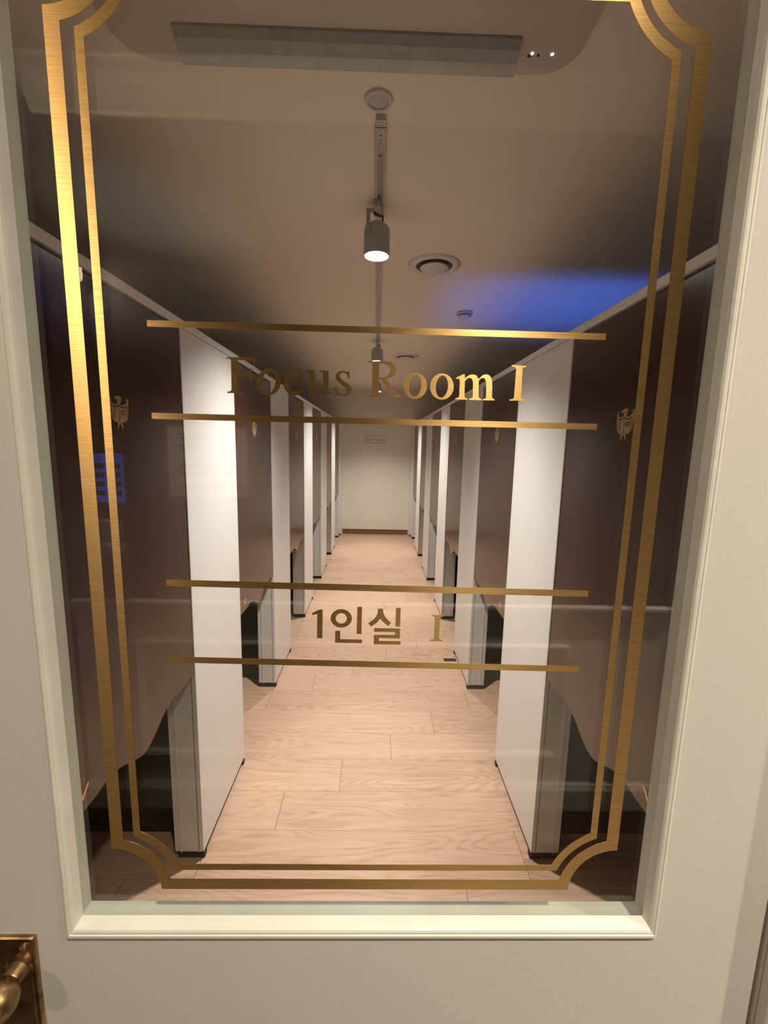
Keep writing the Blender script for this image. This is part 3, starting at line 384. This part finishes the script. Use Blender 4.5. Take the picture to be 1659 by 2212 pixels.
# ------------------------------------------------------------ cubicle rows
ORD=['nearest the glass door','second from the glass door','third from the glass door','fourth from the glass door','fifth from the glass door','last before the end wall']
ZP=2.002
def front_panel(s,k,y0,y1):
    side='left' if s<0 else 'right'
    t=thing('partition_panel',(s*.705,(y0+y1)/2,0),
      ('white floor-standing partition panel in the %s row of cubicles, %s'%(side,(['hidden beside the door','nearest the glass door','second from the glass door','third from the glass door','fourth from the glass door','farthest, before the last brown door'])[k])),
      'partition','white partition panels along the %s side of the aisle'%side)
    b=MB(); b.box(s*.650,s*.760,y0+.003,y1-.003,.030,ZP,.0015); obj('board',b,M['white'],t)
    for e,d in ((y0,-1),(y1,1)):                              # aluminium end profile: strips, groove and rib
        b=MB(); yy=e-d*.003
        b.box(s*.6503,s*.6655,yy,e+d*.001,.030,ZP); b.box(s*.6685,s*.760,yy,e+d*.001,.030,ZP)
        b.box(s*.7335,s*.7365,e,e+d*.0045,.030,ZP); b.box(s*.6503,s*.760,yy,e+d*.001,.030,.034)
        obj('end_profile',b,M['alu'],t,label='grey end profile with a groove')
        b=MB(); b.box(s*.6655,s*.6685,yy,e-d*.0018,.034,ZP); obj('groove',b,M['darkgap'],t)
    b=MB(); b.box(s*.658,s*.752,y0+.006,y1-.006,.0,.030); b.box(s*.648,s*.662,y0+.004,y0+.03,0,.022,.003); b.box(s*.648,s*.662,y1-.03,y1-.004,0,.022,.003)
    obj('plinth',b,M['black'],t,label='black foot strip')
def bottom_profile(w):
    h=w/2; pts=[]
    N=48
    for i in range(N+1):
        u=-h+.004+(w-.008)*i/N; a=abs(u)
        if a>.21: z=.787
        elif a>.155: q=(.21-a)/.055; z=.787+.006*math.sin(PI*q)
        else: q=a/.155; z=.735+.052*(.5-.5*math.cos(PI*q))
        pts.append((u,z))
    return pts
def cubicle_door(s,k,y0,y1):
    side='left' if s<0 else 'right'; w=y1-y0; cy=(y0+y1)/2
    t=thing('cubicle_door',(s*.665,cy,.735),'brown half-height swing door with gold eagle emblem, %s row, %s'%(side,ORD[k]),'door','brown cubicle doors on the %s of the aisle'%side)
    fn=lambda a,bz,d:(s*d,cy+a,bz)
    bp=bottom_profile(w); ol=bp+[(w/2-.004,1.993),(-w/2+.004,1.993)]
    b=MB(); b.prism(ol,fn,.653,.671); obj('door_panel',b,M['brown'],t)
    for ya,yb in ((y0+.001,y0+.0038),(y1-.0038,y1-.001)):  # black strips in the door gaps, standing in for their shade
        b=MB(); b.box(s*.655,s*.669,ya,yb,.80,1.99); obj('gap_shade',b,M['black'],t)
    cyE=cy-.012
    m=-1 if s<0 else 1
    fe=lambda a,bz,d:(s*d,cyE+(a if s<0 else -a),1.70+bz)
    em=None; b=MB()
    for q,l in enumerate(EMB): b.prism(l,fe,.653,.6524-.00005*q)
    em=obj('eagle_emblem',b,M['emblem'],t,label='gold eagle holding an open book')
    b=MB()
    for pl,wd in EMBL:
        L_=[];R_=[]
        for i,p in enumerate(pl):
            a=pl[max(i-1,0)]; c=pl[min(i+1,len(pl)-1)]; dx,dz=c[0]-a[0],c[1]-a[1]; ln=math.hypot(dx,dz) or 1
            nx,nz=-dz/ln*wd/2,dx/ln*wd/2; L_.append((p[0]+nx,p[1]+nz)); R_.append((p[0]-nx,p[1]-nz))
        b.prism(L_+R_[::-1],fe,.6523,.6520)
    obj('emblem_lines',b,M['brownedge'],em)
    b=MB(); b.prism([(a-w/2-0.0,z) for a,z in VMK],fn,.653,.6522); obj('v_mark',b,M['vmark'],t,label='small gold V mark near the bottom corner')
for s in (-1,1):
    side='left' if s<0 else 'right'
    for k,(a,c) in enumerate(PAN):
        if k>0: front_panel(s,k,a,c)
    for k,(a,c) in enumerate(DOORS): cubicle_door(s,k,a,c)
    b=MB(); b.box(s*.648,s*.764,.125,7.18,ZP+.002,2.028,.002)
    obj('top_rail',b,M['rail'],label='pale grey top rail running over the whole %s row of cubicle fronts'%side,cat='rail')
    b=MB(); b.box(s*.652,s*.760,.125,.366,0,ZP,.0015)
    obj('partition_panel',b,M['white'],label='narrow white starter panel on the %s, right behind the glass door wall'%side,cat='partition')
    t=thing('end_post',(s*.70,7.3,0),'cream stepped end post of the %s row against the far wall'%side,'post')
    b=MB(); b.box(s*.650,s*.80,7.174,7.36,.03,2.03,.002); b.box(s*.625,s*.80,7.36,7.498,.03,2.03,.002); obj('post',b,M['white'],t)
    b=MB(); b.box(s*.656,s*.79,7.18,7.36,0,.03); b.box(s*.632,s*.79,7.36,7.495,0,.03); obj('plinth',b,M['black'],t)
    for k in range(1,6):
        y=PAN[k][0]+.12
        b=MB(); b.box(s*.7645,s*(XW-.002),y,y+.03,0.0,1.95,.002)
        obj('divider_board',b,M['dark'],label='black divider board behind the %s row, %s of five'%(side,['first','second','third','fourth','fifth'][k-1]),cat='divider',group='black divider boards inside the %s cubicles'%side)

# ------------------------------------------------------------ ceiling fittings
ac=thing('air_conditioner',(-.08,.55,CZ),'long ceiling air conditioner with a hanging grey louver just inside the glass door','air conditioner')
def rrect(x0,x1,y0,y1,r,n=8):
    p=[]
    for cx,cy,a in ((x1-r,y0+r,-PI/2),(x1-r,y1-r,0),(x0+r,y1-r,PI/2),(x0+r,y0+r,PI)):
        p+=[(cx+r*math.cos(a+PI/2*i/n),cy+r*math.sin(a+PI/2*i/n)) for i in range(n+1)]
    return p
b=MB(); xy=lambda a,bb,d:(a,bb,d)
b.prism(rrect(-.66,.49,.17,.855,.09),xy,CZ-.010,CZ,[rrect(-.50,.332,.738,.80,.008)])
b.prism(rrect(-.645,.475,.185,.840,.08),xy,CZ-.016,CZ-.010,[rrect(-.50,.332,.738,.80,.008)])
obj('housing',b,M['acwhite'],ac)
b=MB(); b.box(-.50,.332,.738,.80,CZ-.004,CZ-.001); obj('outlet_slot',b,M['darkgap'],ac)
b=MB()
vs=[]; 
pr=[(.739,2.6085),(.743,2.594),(.753,2.578),(.772,2.563),(.797,2.553)]
for x in (-.497,.329):
    for (y,z) in pr: vs.append((x,y,z))
    for (y,z) in reversed(pr): vs.append((x,y+.004,z+.005))
n=10; b.add(vs,[(i,(i+1)%n,(i+1)%n+n,i+n) for i in range(n)]+[tuple(range(n))[::-1],tuple(range(n,2*n))])
obj('louver',b,M['louver'],ac,label='grey metal louver blade')
for x in (.368,.418):
    b=MB(); b.lathe([(.0042,0),(.0042,-.0012)],(x,.783,CZ-.016),'z',14); obj('indicator_light',b,M['led'],ac)
b=MB(); b.lathe([(.004,0),(.004,-.001)],(.385,.788,CZ-.016),'z',10); b.lathe([(.005,0),(.005,-.001)],(.363,.790,CZ-.016),'z',10); obj('sensor_dot',b,M['darkgap'],ac)

sp=thing('ceiling_speaker',(-.011,.968,CZ),'small round white ceiling fitting between the air conditioner and the light track','ceiling fitting')
b=MB(); b.lathe([(.030,-.002),(.031,-.008),(.036,-.0095),(.0405,-.007),(.042,0)],(-.011,.968,CZ),'z',48,cap=False); obj('ring',b,M['plastic'],sp)
b=MB(); b.lathe([(.0302,-.004),(.020,-.006),(.003,-.007),(.0005,-.008)],(-.011,.968,CZ),'z',40); obj('cover',b,M['track'],sp)

def track(name,y0,y1,label):
    t=thing(name,(0,(y0+y1)/2,CZ),label,'light track'); cx=-.004
    b=MB(); b.box(cx-.0165,cx-.0085,y0,y1,CZ-.018,CZ,.001); b.box(cx+.0085,cx+.0165,y0,y1,CZ-.018,CZ,.001); b.box(cx-.0085,cx+.0085,y0,y1,CZ-.005,CZ)
    obj('channel',b,M['track'],t)
    b=MB(); b.box(cx-.0168,cx+.0168,y0,y0+.075,CZ-.0185,CZ-.001,.001); obj('feed_cap',b,M['track'],t)
    b=MB(); b.box(cx-.015,cx+.015,y0-.03,y0,CZ-.016,CZ-.001,.001); obj('end_cap',b,M['louver'],t,label='dark end cap')
    for yy,r in ((y0+.03,.0025),(y0+.055,.0018),(y0+.066,.0018),(y0+.15,.0042)):
        b=MB(); b.lathe([(r,.0),(r,-.0008)],(cx,yy,CZ-.0185 if yy<y0+.07 else CZ-.005),'z',10); obj('screw_hole',b,M['black'],t)
    for xx in (-.008,0,.008):
        for yy in (y0-.021,y0-.010):
            b=MB(); b.lathe([(.0016,0),(.0016,-.0008)],(cx+xx,yy,CZ-.016),'z',8); obj('screw_hole',b,M['black'],t)
track('light_track',1.055,3.76,'thin grey ceiling track carrying the two nearest spotlights')
track('light_track',3.98,6.30,'farther ceiling track carrying the smallest spotlight near the end wall')

def spotlight(x,y,zl,arm,label,tilt=(0,0)):
    t=thing('track_spotlight',(x,y,zl),label,'spotlight','grey cylinder spotlights along the ceiling tracks')
    b=MB(); b.box(x-.013,x+.013,y-.105,y-.025,CZ-.045,CZ-.017,.002); obj('adapter',b,M['track'],t)
    R=.0545; top=zl+.128
    b=MB(); b.lathe([(R-.004,.012),(R-.004,0),(R,0),(R+.0005,.01),(R,.100),(R-.004,.112),(R-.020,.124),(R-.024,.128),(.0005,.128)],(x,y,zl),'z',56,cap=False); obj('lamp_head',b,M['grey'],t)
    b=MB(); b.lathe([(R-.004,.006),(R*.7,.000),(R*.3,-.004),(.0005,-.005)],(x,y,zl),'z',40,cap=False); obj('lens',b,M['lens'],t)
    b=MB()
    if arm=='side': ax,ay=x-.036,y-.0475; b.box(ax-.008,ax+.008,ay-.006,ay-.002,zl+.062,CZ-.03,.0015); b.box(ax-.008,x+.012,ay-.006,y-.03,CZ-.034,CZ-.028,.001); b.lathe([(.008,-.004),(.008,-.008),(.004,-.010)],(ax,ay,zl+.068),'y',16)
    else: ax,ay=x,y-.057; b.box(ax-.008,ax+.008,ay-.006,ay-.002,zl+.062,CZ-.03,.0015); b.box(ax-.008,ax+.008,ay-.006,y-.03,CZ-.034,CZ-.028,.001); b.lathe([(.008,-.004),(.008,-.008),(.004,-.010)],(ax,ay,zl+.068),'y',16)
    obj('bracket',b,M['grey'],t)
    b=MB(); pts=[(x+.004,y-.055,CZ-.042),(x-.014,y-.06,top+.030),(x-.012,y-.058,top+.012),(x+.008,y-.045,top+.008),(x+.024,y-.03,top+.016),(x+.022,y-.015,top-.004)]
    b.tube(pts,.0032); obj('cable',b,M['black'],t)
spots=[(-.014,1.545,2.424),(-.010,3.88,2.424),(.000,6.20,2.424)]
spotlight(*spots[0],'side','nearest grey cylinder spotlight, largest and brightly lit, hanging from the track')
spotlight(*spots[1],'front','second grey spotlight along the track, half hidden behind the title lettering')
spotlight(*spots[2],'front','farthest spotlight, only a bright dot behind the letter R')

def vent(cx,cy,label):
    t=thing('ceiling_vent',(cx,cy,CZ),label,'vent','round white ceiling vents')
    b=MB(); b.lathe([(.098,0),(.100,-.010),(.108,-.0135),(.125,-.012),(.140,-.006),(.1445,0)],(cx,cy,CZ),'z',64,cap=False); obj('flange',b,M['vent'],t)
    b=MB(); b.lathe([(.100,-.001),(.0005,-.001)],(cx,cy,CZ),'z',48,cap=False); obj('duct_gap',b,M['darkgap'],t)
    b=MB(); b.lathe([(.060,-.002),(.074,-.016),(.078,-.019),(.074,-.022),(.050,-.025),(.0005,-.026)],(cx,cy,CZ),'z',64,cap=False); obj('valve_disc',b,M['vent'],t)
vent(.298,2.10,'larger-looking round white ceiling vent beside the nearest spotlight')
vent(.305,4.56,'small distant round ceiling vent right of the second spotlight')
t=thing('smoke_detector',(.63,2.93,CZ),'small tiered white smoke detector right of the track','smoke detector')
b=MB(); b.lathe([(.060,0),(.060,-.014),(.056,-.018)],(.63,2.93,CZ),'z',40); obj('base',b,M['plastic'],t)
b=MB(); b.lathe([(.046,-.017),(.046,-.026)],(.63,2.93,CZ),'z',36); obj('smoke_slot',b,M['darkgap'],t)
b=MB(); b.lathe([(.050,-.025),(.049,-.031),(.040,-.040),(.0005,-.043)],(.63,2.93,CZ),'z',40); obj('cap',b,M['plastic'],t)
b=MB(); b.box(.62,.72,7.02,7.10,2.0285,2.095,.004); obj('black_box',b,M['black'],label='small black box sitting on the right top rail near the end wall',cat='box')
b=MB(); b.box(.552,.646,2.690,2.722,.0,.008,.002); obj('floor_stop',b,M['black'],label='thin black strip lying on the floor at the foot of the second right panel',cat='floor strip')

# sign on the far wall
sg=thing('wall_sign',(-.04,FY,1.74),'faint gold lettered sign between two thin lines on the far wall','sign')
b=MB(); b.box(-.265,.185,FY-.003,FY-.0003,1.802,1.810); obj('upper_line',b,M['signgold'],sg)
b=MB(); b.box(-.265,.185,FY-.003,FY-.0003,1.672,1.680); obj('lower_line',b,M['signgold'],sg)
cu=bpy.data.curves.new('sign_text','FONT'); cu.body='The Focus'; cu.size=.10; cu.align_x='CENTER'; cu.shear=.2; cu.extrude=.001
to=bpy.data.objects.new('sign_text',cu); COL.objects.link(to); bpy.context.view_layer.update()
me=bpy.data.meshes.new_from_object(to.evaluated_get(bpy.context.evaluated_depsgraph_get())); bpy.data.objects.remove(to)
me.transform(Matrix.Translation((-.04,FY-.0015,1.712))@Matrix.Rotation(PI/2,4,'X')); me.materials.clear(); me.materials.append(M['signgold'])
to=bpy.data.objects.new('lettering',me); COL.objects.link(to); to.parent=sg; to.matrix_parent_inverse=Matrix.Translation(-sg.location)

# ------------------------------------------------------------ things on the hall wall, seen as reflections in the glass
t=thing('framed_notice',(-.66,HY,1.55),'framed paper notice on the hall wall, seen only as a reflection in the glass','notice')
b=MB(); b.box(-.835,-.50,HY,HY+.012,1.40,1.70,.003); obj('frame',b,M['skirt'],t)
b=MB(); b.box(-.822,-.513,HY+.0122,HY+.0135,1.413,1.687); obj('sheet',b,M['paper'],t)
b=MB()
for z in (1.655,1.64,1.61,1.595,1.535,1.52,1.50,1.45): b.box(-.775,-.56,HY+.0136,HY+.0142,z,z+.006)
obj('printed_lines',b,M['ink'],t)
t=thing('wall_screen',(-1.06,HY,1.48),'blue glowing wall screen reflected in the left of the glass','screen')
b=MB(); b.box(-1.135,-.995,HY-.001,HY+.014,1.375,1.585,.003); obj('housing',b,M['black'],t)
b=MB(); b.box(-1.127,-1.003,HY+.0142,HY+.0150,1.383,1.577); obj('display',b,M['screen'],t)
for i in range(4):
    for j in range(2):
        b=MB(); b.box(-1.115+j*.065,-1.075+j*.065,HY+.0151,HY+.0155,1.41+i*.036,1.43+i*.036); obj('icon',b,M['screenmark'],t)
t=thing('wall_dispenser',(-1.07,HY,1.18),'pale plastic wall dispenser reflected in the lower left of the glass','dispenser')
b=MB(); b.box(-1.115,-1.02,HY-.001,HY+.06,1.235,1.315,.008); obj('body',b,M['plastic'],t)
b=MB(); b.box(-1.112,-1.012,HY-.001,HY+.07,1.175,1.232,.016); obj('tray',b,M['plastic'],t)

# hall downlights
hl=[(.46,-.895),(2.00,-.90)]
nm=['the one above the glass door','the one farther to the right']
for (x,y),q in zip(hl,nm):
    t=thing('hall_downlight',(x,y,HZ),'recessed warm downlight in the hall ceiling behind the viewer, %s'%q,'ceiling light','hall downlights')
    b=MB(); b.lathe([(.045,-.001),(.047,-.006),(.060,-.004),(.062,0)],(x,y,HZ),'z',40,cap=False); obj('ring',b,M['plastic'],t)
    b=MB(); b.lathe([(.045,-.002),(.0005,-.002)],(x,y,HZ),'z',32,cap=False); obj('lens',b,M['halllens'],t)

t=thing('wall_lamp',(-1.076,HY,2.22),'small cylinder wall lamp on the dark hall wall, reflected behind the left gold border','wall lamp')
b=MB(); b.lathe([(.014,0),(.014,.006),(.007,.008),(.006,.012),(.006,.060),(.0005,.060)],(-1.076,HY-.001,2.235),'y',24); obj('wall_mount',b,M['brass'],t)
b=MB(); b.lathe([(.0125,.02),(.0125,.045),(.0005,.045)],(-1.076,HY+.075,2.215),'z',28,cap=False); obj('lamp_cap',b,M['brass'],t)
b=MB(); b.lathe([(.0005,-.026),(.008,-.023),(.012,-.015),(.0125,0),(.012,.02)],(-1.076,HY+.075,2.215),'z',28,cap=False); obj('bulb',b,M['halllens'],t)

# ------------------------------------------------------------ lights
def spot(name,loc,target,power,col,size,blend,r):
    l=bpy.data.lights.new(name,'SPOT'); l.energy=power; l.color=col; l.spot_size=math.radians(size); l.spot_blend=blend; l.shadow_soft_size=r
    o=bpy.data.objects.new(name,l); COL.objects.link(o); o.location=loc
    o.rotation_euler=(Vector(target)-Vector(loc)).to_track_quat('-Z','Y').to_euler(); return o
WL_W=19
SPOT_W=[275,280,280]
for (x,y,z),w,tg in zip(spots,SPOT_W,((-.12,0),(0,0),(0,0))):
    spot('spot_beam',(x,y,z-.008),(x+tg[0],y+tg[1],0),w,(1,.95,.912),116,1.0,.03)
for (x,y),w in zip(hl,(165,330)):
    spot('hall_beam',(x,y,HZ-.02),(x,y+.05,0),w,(1,.875,.70),130,1.0,.045)
def point(name,loc,power,col,r):
    l=bpy.data.lights.new(name,'POINT'); l.energy=power; l.color=col; l.shadow_soft_size=r
    o=bpy.data.objects.new(name,l); COL.objects.link(o); o.location=loc
point('wall_lamp_light',(-1.076,HY+.12,2.205),WL_W,(1,.84,.62),.012)
spot('blue_desk_lamp',(1.30,2.70,1.30),(1.28,2.66,CZ),44,(.04,.16,1),95,1.0,.14)
spot('dim_desk_lamp',(-1.10,1.72,1.3),(-1.0,1.68,CZ),3,(.92,1,.9),44,1,.04)

w=bpy.data.worlds.new('world'); scene.world=w; w.use_nodes=True
w.node_tree.nodes['Background'].inputs[0].default_value=(.5,.45,.4,1); w.node_tree.nodes['Background'].inputs[1].default_value=.02

# ------------------------------------------------------------ camera
cam=bpy.data.cameras.new('camera'); co=bpy.data.objects.new('camera',cam); COL.objects.link(co)
f=940.0; cam.sensor_fit='VERTICAL'; cam.sensor_height=24; cam.lens=f/2212*24; cam.clip_start=.01; cam.clip_end=60
r=Vector((.99962971,-.0165025,.02163563)); u=Vector((-.01890992,.1504362,.98843885)); fw=Vector((.0195665,.98848198,-.15006843))
mw=Matrix(((r.x,u.x,-fw.x,.0020934),(r.y,u.y,-fw.y,-.445),(r.z,u.z,-fw.z,1.629593),(0,0,0,1)))
co.matrix_world=mw; scene.camera=co
vs=scene.view_settings
scene.display_settings.display_device='sRGB'; vs.view_transform='Standard'; vs.look='None'; vs.gamma=1; vs.use_curve_mapping=False; vs.exposure=0.16
